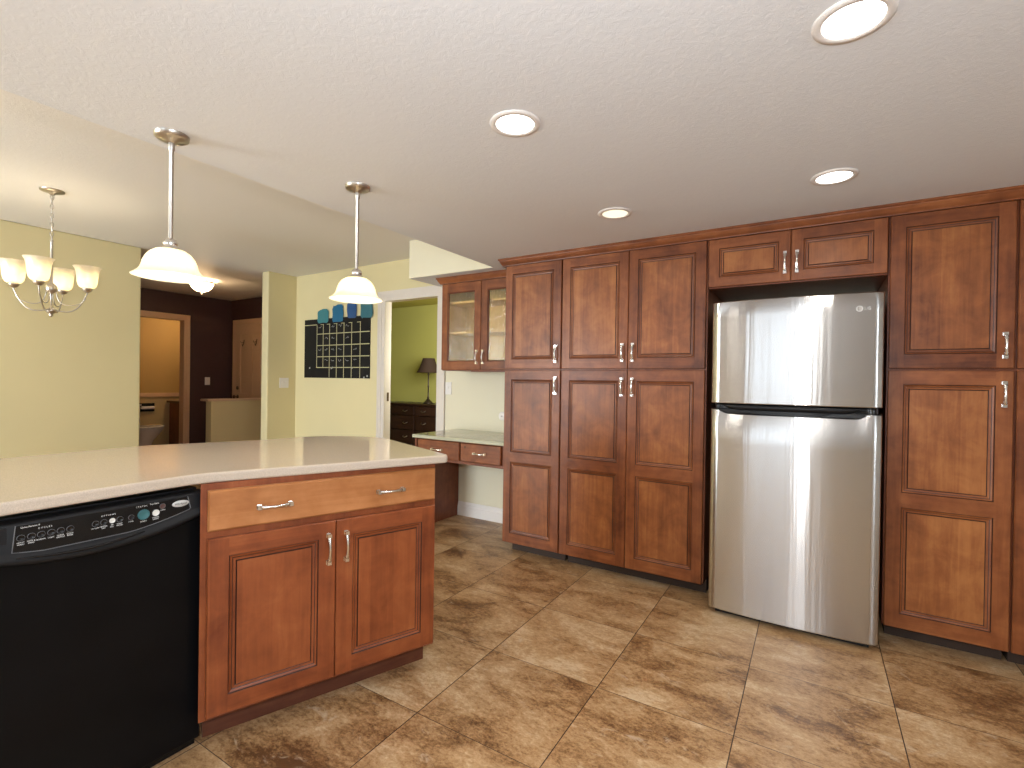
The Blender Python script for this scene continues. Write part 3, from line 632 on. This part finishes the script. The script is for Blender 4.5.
# ---------------------------------------------------------------- peninsula base cabinet
BA = R(68.9)
t = thing('base_cabinet', 'angled peninsula base cabinet with one wide drawer front over two doors', 'cabinet', (-1.681, .838, 0), BA)
b = MB(); b.prism([(-.020, .021), (.838, .021), (.838, .60), (.03, .60), (.02, .05)], .10, .884); b.build('body', 'wood_red', t, bevel=.001, segs=1)
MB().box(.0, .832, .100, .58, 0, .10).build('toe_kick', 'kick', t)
d = slab_front('drawer', .83, .135, t, (0, 0, .7276)); handle(d, .2, .064, True); handle(d, .625, .064, True)
for d0, d1, hs in ((0, .4125, 1), (.4155, .83, -1)):
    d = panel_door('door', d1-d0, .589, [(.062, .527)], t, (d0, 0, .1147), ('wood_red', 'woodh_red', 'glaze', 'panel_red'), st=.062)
    handle(d, .034 if hs < 0 else d1-d0-.028, .603-.1147)

# ---------------------------------------------------------------- dishwasher (faces +x)
t = thing('dishwasher', 'black built-in dishwasher under the left end of the counter', 'dishwasher', (-1.745, .255, 0), R(90))
MB().box(.006, .594, .034, .58, .10, .862).build('tub', 'charcoal', t)
b = MB(); b.box(.003, .597, 0, .032, .030, .800); b.build('door_panel', 'black_door', t, bevel=.005)
MB().box(.010, .590, .020, .060, .004, .028).build('kick_plate', 'black', t)
MB().lathe([(.016, 0), (.016, .012), (.008, .014), (.008, .06)], (.56, .10, 0), 12, 0, True).build('foot', 'charcoal', t)
def zbot(x): return .734+.052*((x-.30)/.30)**2
b = MB(); rows = []
for i in range(41):
    x = .001+.598*i/40; zb = zbot(x)
    rows.append([(x, .03, .858), (x, -.012, .858), (x, -.017, .856), (x, -.020, .851), (x, -.020, zb+.032), (x, -.0215, zb+.027), (x, -.029, zb+.018), (x, -.031, zb+.010), (x, -.026, zb+.001), (x, -.020, zb), (x, .03, zb)])
V = b.grid(rows, 0, False, True); b.bm.faces.new(V[0]); b.bm.faces.new(V[-1])
console = b.build('control_panel', 'charcoal', t)
b = MB()                                                             # glossy inset with a fine silver outline
top = [(.150+.4*i/20, .8475) for i in range(21)]
bot = [(.144+.412*i/20, max(zbot(.144+.412*i/20)+.036, .775)) for i in range(21)]
b.grid([[(x, -.0206, z) for x, z in top], [(x, -.0206, z) for x, z in bot]], 0, False, False)
out = [(.150, -.0208, .849)]+[(x, -.0208, z-.002) for x, z in bot]+[(.561, -.0208, .81), (.552, -.0208, .849)]
b.tube(out, .0011, 1, 6); INSET = b
b = MB(); b.tube([(.150+.28*i/20, -.030-.004*math.sin(math.pi*i/20), .768-.012*math.sin(math.pi*i/20)) for i in range(21)], [.0012+.0028*math.sin(math.pi*i/20) for i in range(21)], 0, 8); b.build('handle_lip', 'black', console, (-.010, 0, 0))
def button(x, z, r, mat, ring=True):
    b = MB(); b.lathe([(r, 0), (r, .0020), (r*.86, .0030), (r*.80, .0022), (0, .0022)], (x, -.0206, z), 18, 0, False, 'Y')
    if ring: b.torus((x, -.0222, z), r*.95, .0008, (1,0,0), (0,0,1), 1, 18, 6)
    return b.build('button', [mat, 'ring'], console, (-.010, 0, 0))
for x in (.160, .180, .199, .219, .238, .258, .313, .332, .370): button(x, .817, .0078, 'black')
button(.352, .817, .0075, 'white_btn'); button(.398, .816, .0075, 'charcoal'); button(.430, .817, .0158, 'teal_btn', False)
button(.462, .8155, .0100, 'white_btn'); button(.480, .8320, .0080, 'red_btn')
b = MB(); b.lathe([(.0245, 0), (.0245, .0016), (.0225, .0026), (0, .0030)], (.531, -.0206, .8300), 28, 0, False, 'Y', 1, .42)
FT = lambda x, z: Matrix.Translation((x, -.0210, z)) @ Matrix.Rotation(R(90), 4, 'X')
b.text('Whirlpool', .0085, Matrix.Translation((.531, -.0238, .8300)) @ Matrix.Rotation(R(90), 4, 'X'), 1, .0002); b.build('badge', ['silver', 'charcoal'], console, (-.010, 0, 0), recalc=False)
b = INSET
for s, x, z, q in (('Quiet Partner II', .178, .8425, .0058), ('C Y C L E S', .207, .8335, .0058), ('O P T I O N S', .343, .8345, .0058), ('S T A T U S', .425, .8420, .0058), ('Top Rack', .458, .8440, .0062),
                   ('HEAVY', .160, .8045, .0048), ('WASH', .160, .7995, .0048), ('POTS &', .180, .8045, .0048), ('PANS', .180, .7995, .0048), ('NORMAL', .199, .8035, .0048), ('LIGHT', .219, .8035, .0048), ('CHINA', .238, .8045, .0048), ('GENTLE', .238, .7995, .0048),
                   ('QUICK', .258, .8045, .0048), ('RINSE', .258, .7995, .0048), ('HI-TEMP', .313, .8035, .0046), ('HEATED', .332, .8045, .0046), ('DRY', .332, .7995, .0046), ('AIR', .352, .8045, .0046), ('DRY', .352, .7995, .0046), ('DELAY', .370, .8045, .0046), ('HOURS', .370, .7995, .0046),
                   ('LOCK', .398, .8035, .0046), ('START', .430, .7965, .0058), ('CANCEL', .462, .8015, .0050), ('DRAIN', .462, .7965, .0050), ('CLEAN', .481, .8200, .0046)):
    b.text(s, q, FT(x, z), 2, .0002)
b.build('inset', ['black', 'ring', 'white_print'], console, (-.010, 0, 0), recalc=False)
b = MB(); b.box(.098, .134, -.0235, -.0195, .808, .849, 0).box(.103, .122, -.0242, -.0234, .816, .832, 1).box(.105, .113, -.0246, -.0240, .8165, .822, 2); b.build('latch', ['charcoal', 'black', 'white_print'], console, (-.010, 0, 0), bevel=.0012)

# ---------------------------------------------------------------- ceiling lights
def downlight(x, y, warm, label, power):
    t = thing('recessed_light', label, 'ceiling light', (x, y, H1), 0, 'recessed ceiling lights in the kitchen')
    b = MB(); b.lathe([(.064, -.002), (.066, -.006), (.084, -.005), (.086, 0)], (0,0,0), 36, 0); b.build('trim_ring', 'white', t)
    b = MB(); f = b.bm.faces.new([b.bm.verts.new((.066*math.cos(k*math.pi/18), .066*math.sin(k*math.pi/18), -.003)) for k in range(36)]); b.build('lens', 'lens_warm' if warm else 'lens', t)
    light('lamp', 'SPOT', (0, 0, -.012), power, (1.0, 0.90, 0.74) if warm else (1.0, .95, .88), .06, None, (0,0,0), t, R(165), .9)
downlight(.053, 1.423, False, 'largest recessed ceiling light, at the top right of the photo', 14)
downlight(-.891, 1.422, False, 'recessed ceiling light near the middle of the kitchen ceiling', 14)
downlight(.036, 2.455, False, 'recessed ceiling light in front of the cabinet above the refrigerator', 14)
downlight(-.910, 2.434, True, 'dimmer yellowish recessed ceiling light in front of the double pantry', 13)

def pendant(x, y, label):
    t = thing('pendant_light', label, 'pendant light', (x, y, H1), 0, 'pendant lights over the peninsula')
    b = MB(); b.lathe([(0, -.030), (.014, -.030), (.020, -.022), (.046, -.017), (.054, -.012), (.056, 0)], (0,0,0), 32, 0); b.build('canopy', 'brushed', t)
    b = MB(); b.lathe([(.0105, -.028), (.0105, -.054), (.0075, -.058), (.0075, -.380)], (0,0,0), 14, 0); b.build('rod', 'brushed', t)
    b = MB(); b.lathe([(.0075, -.374), (.017, -.379), (.023, -.389), (.024, -.397), (.020, -.403), (.027, -.407), (.031, -.418), (.034, -.424)], (0,0,0), 24, 0); b.build('fitter', 'nickel', t)
    b = MB(); pr = [(.028,-.414),(.048,-.419),(.064,-.430),(.076,-.446),(.083,-.463),(.087,-.478),(.091,-.489),(.099,-.500),(.109,-.508),(.118,-.514)]
    b.lathe(pr, (0,0,0), 40, 0); b.lathe([(r-.003, z-.001) for r, z in pr][::-1], (0,0,0), 40, 0); b.build('shade', 'alabaster', t, recalc=False)
    b = MB(); b.lathe([(0,-.470),(.014,-.468),(.022,-.456),(.022,-.444),(.012,-.425),(.010,-.41)], (0,0,0), 14, 0); b.build('bulb', M['bulb'], t)
    light('lamp', 'POINT', (0, 0, -.475), 6.5, (1.0, .88, .68), .028, parent=t)
M['bulb'] = emit('lit_bulb', (1.0, .86, .62), 18.0)
pendant(-2.010, .862, 'nearer pendant light over the peninsula, larger in view')
pendant(-1.797, 1.528, 'farther pendant light over the peninsula, smaller in view, near the chalkboard')

# chandelier
t = thing('chandelier', 'four-light brushed nickel chandelier hanging in the dining area', 'chandelier', (-4.27, 1.138, H2))
b = MB(); b.lathe([(0, -.030), (.012, -.030), (.018, -.020), (.045, -.014), (.062, -.008), (.064, 0)], (0,0,0), 32, 0); b.build('canopy', 'brushed', t)
b = MB()
nl = 10; z0, z1 = -.030, -.325
for i in range(nl):
    zc = z0-.016-(z0-z1-.03)*i/(nl-1); u = (1,0,0) if i % 2 else (0,1,0)
    b.torus((0,0,zc), .0088, .0026, u, (0,0,1), 0, 12, 6, 2.0)
b.tube([(.003,0,-.03),(-.003,.002,-.13),(.004,-.002,-.23),(0,0,-.33)], .0012, 0, 5)
b.build('chain', 'brushed', t)
b = MB(); b.lathe([(.006,-.322),(.010,-.326),(.007,-.334),(.0075,-.60),(.014,-.606),(.026,-.618),(.031,-.634),(.030,-.650),(.022,-.664),(.010,-.670),(.006,-.676),(.006,-.765),(.014,-.768),(.027,-.776),(.029,-.786),(.022,-.796),(.010,-.806),(.012,-.813),(.007,-.822),(0,-.826)], (0,0,0), 24, 0); b.build('stem', 'brushed', t)
az0 = math.atan2(-1.138, 4.27)                                       # towards the camera
pr = [(.026,0),(.040,.007),(.049,.022),(.054,.045),(.0565,.075),(.060,.105),(.066,.128),(.076,.143)]
for k, dA in enumerate((-18, 72, 162, 252)):
    a = az0+R(dA); ca, sa = math.cos(a), math.sin(a)
    P = lambda r, z: (r*ca, r*sa, z)
    arm = []
    for i in range(13):
        u = i/12; arm.append(P(.02+.165*u**.9, -.780-.012*math.sin(u*math.pi)+.125*u**3.2))
    arm.append(P(.185, -.640))
    b = MB(); b.tube(spline(arm, 3), .0042, 0, 8)
    sc2 = [P(.024,-.655), P(.030,-.690), P(.045,-.725), P(.075,-.742), P(.115,-.740), P(.155,-.722), P(.178,-.690)]
    b.tube(spline(sc2, 4), .0032, 0, 8); arm_o = b.build('arm', 'brushed', t)
    b = MB(); b.lathe([(0,-.652),(.010,-.650),(.022,-.640),(.028,-.630),(.029,-.622),(.024,-.620)], P(.185, 0), 22, 0); b.build('socket_cup', 'brushed', arm_o)
    b = MB(); c0 = P(.185, -.622); b.lathe(pr, c0, 28, 0); b.lathe([(r-.003, z) for r, z in pr][::-1], c0, 28, 0); b.build('shade', 'alabaster', arm_o, recalc=False)
    b = MB(); b.lathe([(0,.085),(.012,.082),(.020,.068),(.018,.045),(.010,.02),(.009,0)], c0, 12, 0); b.build('bulb', M['bulb'], arm_o)
    light('lamp', 'POINT', P(.185, -.555), 3.2, (1.0, .84, .60), .022, parent=t)

# hall flush light
t = thing('flush_ceiling_light', 'frosted bowl ceiling light with dark rim in the hall', 'ceiling light', (-6.52, 3.145, H2))
b = MB(); b.lathe([(.128, -.028), (.142, -.026), (.152, -.030), (.150, -.042), (.134, -.046)], (0,0,0), 36, 0); b.lathe([(.06, 0), (.06, -.012), (.02, -.016), (.02, -.05)], (0,0,0), 20, 0); b.build('rim', 'bronze', t)
b = MB(); pr = [(.132,-.034),(.126,-.062),(.108,-.098),(.080,-.126),(.045,-.143),(.010,-.150),(0,-.150)]
b.lathe(pr, (0,0,0), 32, 0); b.build('bowl', 'alabaster', t)
b = MB(); b.lathe([(0,-.176),(.008,-.172),(.009,-.164),(.005,-.158),(.010,-.150),(0,-.148)], (0,0,0), 14, 0); b.build('finial', 'brushed', t)
light('lamp', 'POINT', (0, 0, -.085), 30.0, (1.0, .70, .40), .03, parent=t)
light('lamp_fill', 'POINT', (0, 0, -.20), 9.0, (1.0, .68, .38), .05, parent=t)  # extra light added below the bowl to brighten the hall

# ---------------------------------------------------------------- chalkboard calendar and paint samples
t = thing('chalkboard_calendar', 'black chalkboard calendar with yellow ruled grid on the yellow wall', 'chalkboard', (-4.55, YW-.001, 1.24))
X = lambda x: x+4.55
Zt = lambda x: .671-.010*(x+5.1)/1.1
BOARD = MB(); BOARD.box(X(-5.10), X(-4.008), -.010, 0, .001, .668)
b = MB(); y = -.0112
vx = [-4.875, -4.765, -4.655, -4.535, -4.415, -4.29, -4.155]; hz = [.497, .367, .240, .118]
for i, x in enumerate(vx): b.box(X(x)-.004, X(x)+.004, y, -.0098, .006 if i > 1 else .12, .60)
for z in hz: b.box(X(-4.878), X(-4.010), y, -.0098, z-.0045, z+.0045)
b.box(X(-5.098), X(-4.878), y, -.0098, .60, .609)
for x in vx[1:]: b.box(X(x)-.05, X(x)+.008, y, -.0098, .600, .606)
b.build('ruled_grid', 'chalk_line', t)
b = BOARD
for i in range(6):
    for j in range(4):
        if random.random() < .7:
            x0 = X(vx[i])+.03; z0 = hz[j]+.08
            P = [(x0+.05*k/6, -.0105, z0+random.uniform(-.012, .012)) for k in range(7)]; b.tube(P, .0022, 1, 4)
for x, z in ((-5.0, .112), (-4.62, .108), (-4.60, .116), (-4.28, .112), (-4.09, .010), (-4.04, .026)): b.box(X(x)-.010, X(x)+.010, y, -.0098, z-.008, z+.010, 1)
b.build('board', ['chalk', 'chalk_white'], t)
def swatch(xc, zc, w_, h_, mat, label, seed):
    rnd = random.Random(seed); P = []
    n = 28
    for i in range(n):
        a = 2*math.pi*i/n; c, s = math.cos(a), math.sin(a); e = .34
        px = w_/2*math.copysign(abs(c)**e, c)*(1+rnd.uniform(-.06, .06)); pz = h_/2*math.copysign(abs(s)**e, s)*(1+rnd.uniform(-.08, .08)+(.10 if s > .7 and rnd.random() < .4 else 0))
        P.append((px, pz))
    b = MB(); A = [b.bm.verts.new((x, 0, z)) for x, z in P]; B = [b.bm.verts.new((x, -.0010, z)) for x, z in P]
    b.bm.faces.new(A); b.bm.faces.new(B[::-1])
    for i in range(n): b.bm.faces.new((A[i], B[i], B[(i+1)%n], A[(i+1)%n]))
    o = b.build('paint_swatch', mat, loc=(xc, YW-.0120, zc)); tag(o, label, 'paint sample', 'paint samples brushed above the chalkboard')
swatch(-4.772, 1.935, .195, .145, 'p1', 'lighter teal paint sample, leftmost above the chalkboard', 1)
swatch(-4.520, 1.952, .178, .185, 'p2', 'bright blue paint sample, second from left above the chalkboard', 2)
swatch(-4.290, 1.975, .150, .165, 'p3', 'deep navy blue paint sample, third from left above the chalkboard', 3)
swatch(-4.060, 1.980, .185, .205, 'p4', 'dark teal paint sample, rightmost above the chalkboard, by the door casing', 4)

# ---------------------------------------------------------------- wall plates
def plate(name, label, loc, rz, w_, toggles):
    t = thing(name, label, 'light switch', loc, rz)
    MB().box(-w_/2, w_/2, -.006, 0, -.058, .058).build('plate', 'white', t, bevel=.002)
    for x in toggles:
        MB().box(x-.005, x+.005, -.014, -.006, -.002, .014).build('toggle', 'white', t, bevel=.001)
plate('light_switch', 'white double switch plate on the short yellow wall return', (-5.279, 3.455, 1.177), R(90), .115, (-.023, .023))
plate('light_switch', 'cream single switch plate on the dark plum hall wall', (HX+.001, 3.897, 1.168), R(90), .072, (0,))
plate('light_switch', 'white switch plate beside the doorway under the glass cabinet', (-2.948, YW-.001, 1.160), 0, .072, (0,))
t = thing('cable_outlet', 'round white cable outlet above the desk beside the pantry', 'wall outlet', (-2.345, YW-.001, .930))
b = MB(); b.lathe([(0, .006), (.030, .006), (.036, .003), (.038, 0)], (0,0,0), 26, 0, False, 'Y'); b.build('plate', 'white', t)
b = MB(); b.lathe([(0, .016), (.005, .016), (.006, .006)], (0,0,0), 12, 0, False, 'Y'); b.build('jack', 'brushed', t)

# ---------------------------------------------------------------- green room: dresser and lamp
DRX0, DRX1, DRY, DRZ = -5.95, -4.35, 5.50, .875
t = thing('dresser', 'dark espresso wood dresser against the lime green wall', 'dresser', ((DRX0+DRX1)/2, DRY, 0)); hw = (DRX1-DRX0)/2
MB().box(-hw+.02, hw-.02, .02, .46, .06, DRZ-.03).build('body', 'espresso', t, bevel=.003)
MB().box(-hw, hw, 0, .48, DRZ-.03, DRZ).build('top', 'espresso', t, bevel=.006)
MB().box(-hw+.01, hw-.01, .01, .47, 0, .06).build('plinth', 'espresso', t)
for r_, (z0, z1) in enumerate(((.70, .83), (.48, .685), (.28, .465), (.08, .265))):
    for c0, c1 in ((-hw+.04, -.02), (.02, hw-.04)):
        d = MB().box(0, c1-c0, 0, .02, 0, z1-z0).build('drawer', 'espresso', t, loc=(c0, .002, z0), bevel=.004)
        for fx in (.22, .78):
            b = MB(); P = [((c1-c0)*fx-.04, 0, (z1-z0)/2+.012), ((c1-c0)*fx-.036, -.02, (z1-z0)/2), ((c1-c0)*fx, -.024, (z1-z0)/2-.012), ((c1-c0)*fx+.036, -.02, (z1-z0)/2), ((c1-c0)*fx+.04, 0, (z1-z0)/2+.012)]
            b.tube(P, .004, 0, 6); b.build('pull', 'brushed', d)
t = thing('table_lamp', 'slim dark table lamp with brown flared shade on the dresser', 'lamp', (-5.06, 5.70, DRZ))
b = MB(); b.lathe([(0,0),(.075,0),(.078,.012),(.060,.024),(.050,.040),(.030,.055),(.018,.075)], (0,0,0), 24, 0); b.build('base', 'lamp_metal', t)
b = MB(); b.lathe([(.012,.07),(.020,.09),(.010,.11),(.011,.25),(.016,.26),(.010,.275),(.010,.43),(.018,.45),(.008,.47),(.008,.52)], (0,0,0), 16, 0); b.build('stem', 'lamp_metal', t)
b = MB(); b.lathe([(.180,.470),(.158,.505),(.138,.55),(.118,.60),(.098,.660),(.090,.690)], (0,0,0), 32, 0); b.lathe([(.088,.689),(.096,.659),(.116,.60),(.136,.55),(.156,.505),(.178,.471)], (0,0,0), 32, 0); b.build('shade', 'lampshade', t, recalc=False)

# ---------------------------------------------------------------- hall: entry door; bathroom fixtures
d = panel_door('door_1', .80, 2.03, [(.18, .80), (.97, 1.885)], None, (-7.72, 4.238, .008), ('trim_tan', 'trim_tan', 'trim_tan', 'trim_tan'), st=.12, thick=.035)
struct(d, 'tan six-panel entry door in the dark plum wall')
MB().box(.345, .455, -.0012, .010, .17, 1.895).build('center_stile', 'trim_tan', d)
b = MB(); b.lathe([(.030,0),(.030,.006),(.010,.012),(.010,.035),(.024,.045),(.028,.060),(.020,.072),(0,.075)], (.062, 0, .925), 18, 0, False, 'Y'); b.build('knob', 'bronze', d)
b = MB(); b.lathe([(.028,0),(.028,.012),(.020,.018),(0,.018)], (.062, 0, 1.06), 18, 0, False, 'Y'); b.build('deadbolt', 'bronze', d)
for hx in (.23, .57):
    b = MB(); b.tube([(hx,-.004,1.80),(hx,-.012,1.74),(hx+.02,-.04,1.70),(hx+.025,-.05,1.73)], .005, 0, 6); b.tube([(hx,-.006,1.76),(hx-.02,-.04,1.75),(hx-.022,-.045,1.775)], .005, 0, 6); b.build('coat_hook', 'bronze', d)

t = thing('toilet', 'white toilet seen through the bathroom doorway', 'toilet', (-9.30, 3.57, 0), R(90))
def oval(cx, rx, ry, n=24): return [(cx+rx*math.cos(2*math.pi*k/n)*(1.12 if math.cos(2*math.pi*k/n) > 0 else .9), ry*math.sin(2*math.pi*k/n)) for k in range(n)]
b = MB(); V = b.grid([[(x, y, z) for x, y in oval(c, rx, ry)] for z, c, rx, ry in ((0,.0,.17,.12),(.08,.0,.14,.10),(.18,.03,.15,.11),(.28,.05,.21,.16),(.36,.06,.245,.185),(.385,.06,.25,.19))], 0, True); b.bm.faces.new(V[0][::-1]); b.bm.faces.new(V[-1]); b.build('bowl', 'porcelain', t)
b = MB(); b.prism(oval(.06, .255, .195), .387, .415); b.build('seat', 'porcelain', t, bevel=.008)
t2 = MB().box(-.25, -.07, -.22, .22, .40, .76).build('tank', 'porcelain', t, bevel=.02); MB().box(-.262, -.060, -.23, .23, .76, .785).build('tank_lid', 'porcelain', t, bevel=.008)
t = thing('bathroom_vanity', 'dark wood vanity with brown top beside the toilet', 'vanity', (-9.30, 4.27, 0))
MB().box(-.26, .26, -.16, .17, .0, .775).build('body', 'wood_side', t, bevel=.003)
MB().box(-.28, .28, -.20, .175, .775, .812).build('top', 'bronze', t, bevel=.006)
t = thing('toilet_paper_holder', 'small dark wall holder above the toilet in the bathroom', 'toilet paper holder', (-9.599, 3.79, .655))
MB().box(0, .03, -.12, .10, .06, .12).box(0, .03, -.12, .10, -.02, .03).build('frame', 'black', t, bevel=.003)
b = MB(); b.tube([(.06,-.10,.045),(.06,.08,.045)], .025, 0, 10); b.build('roll', 'white', t)
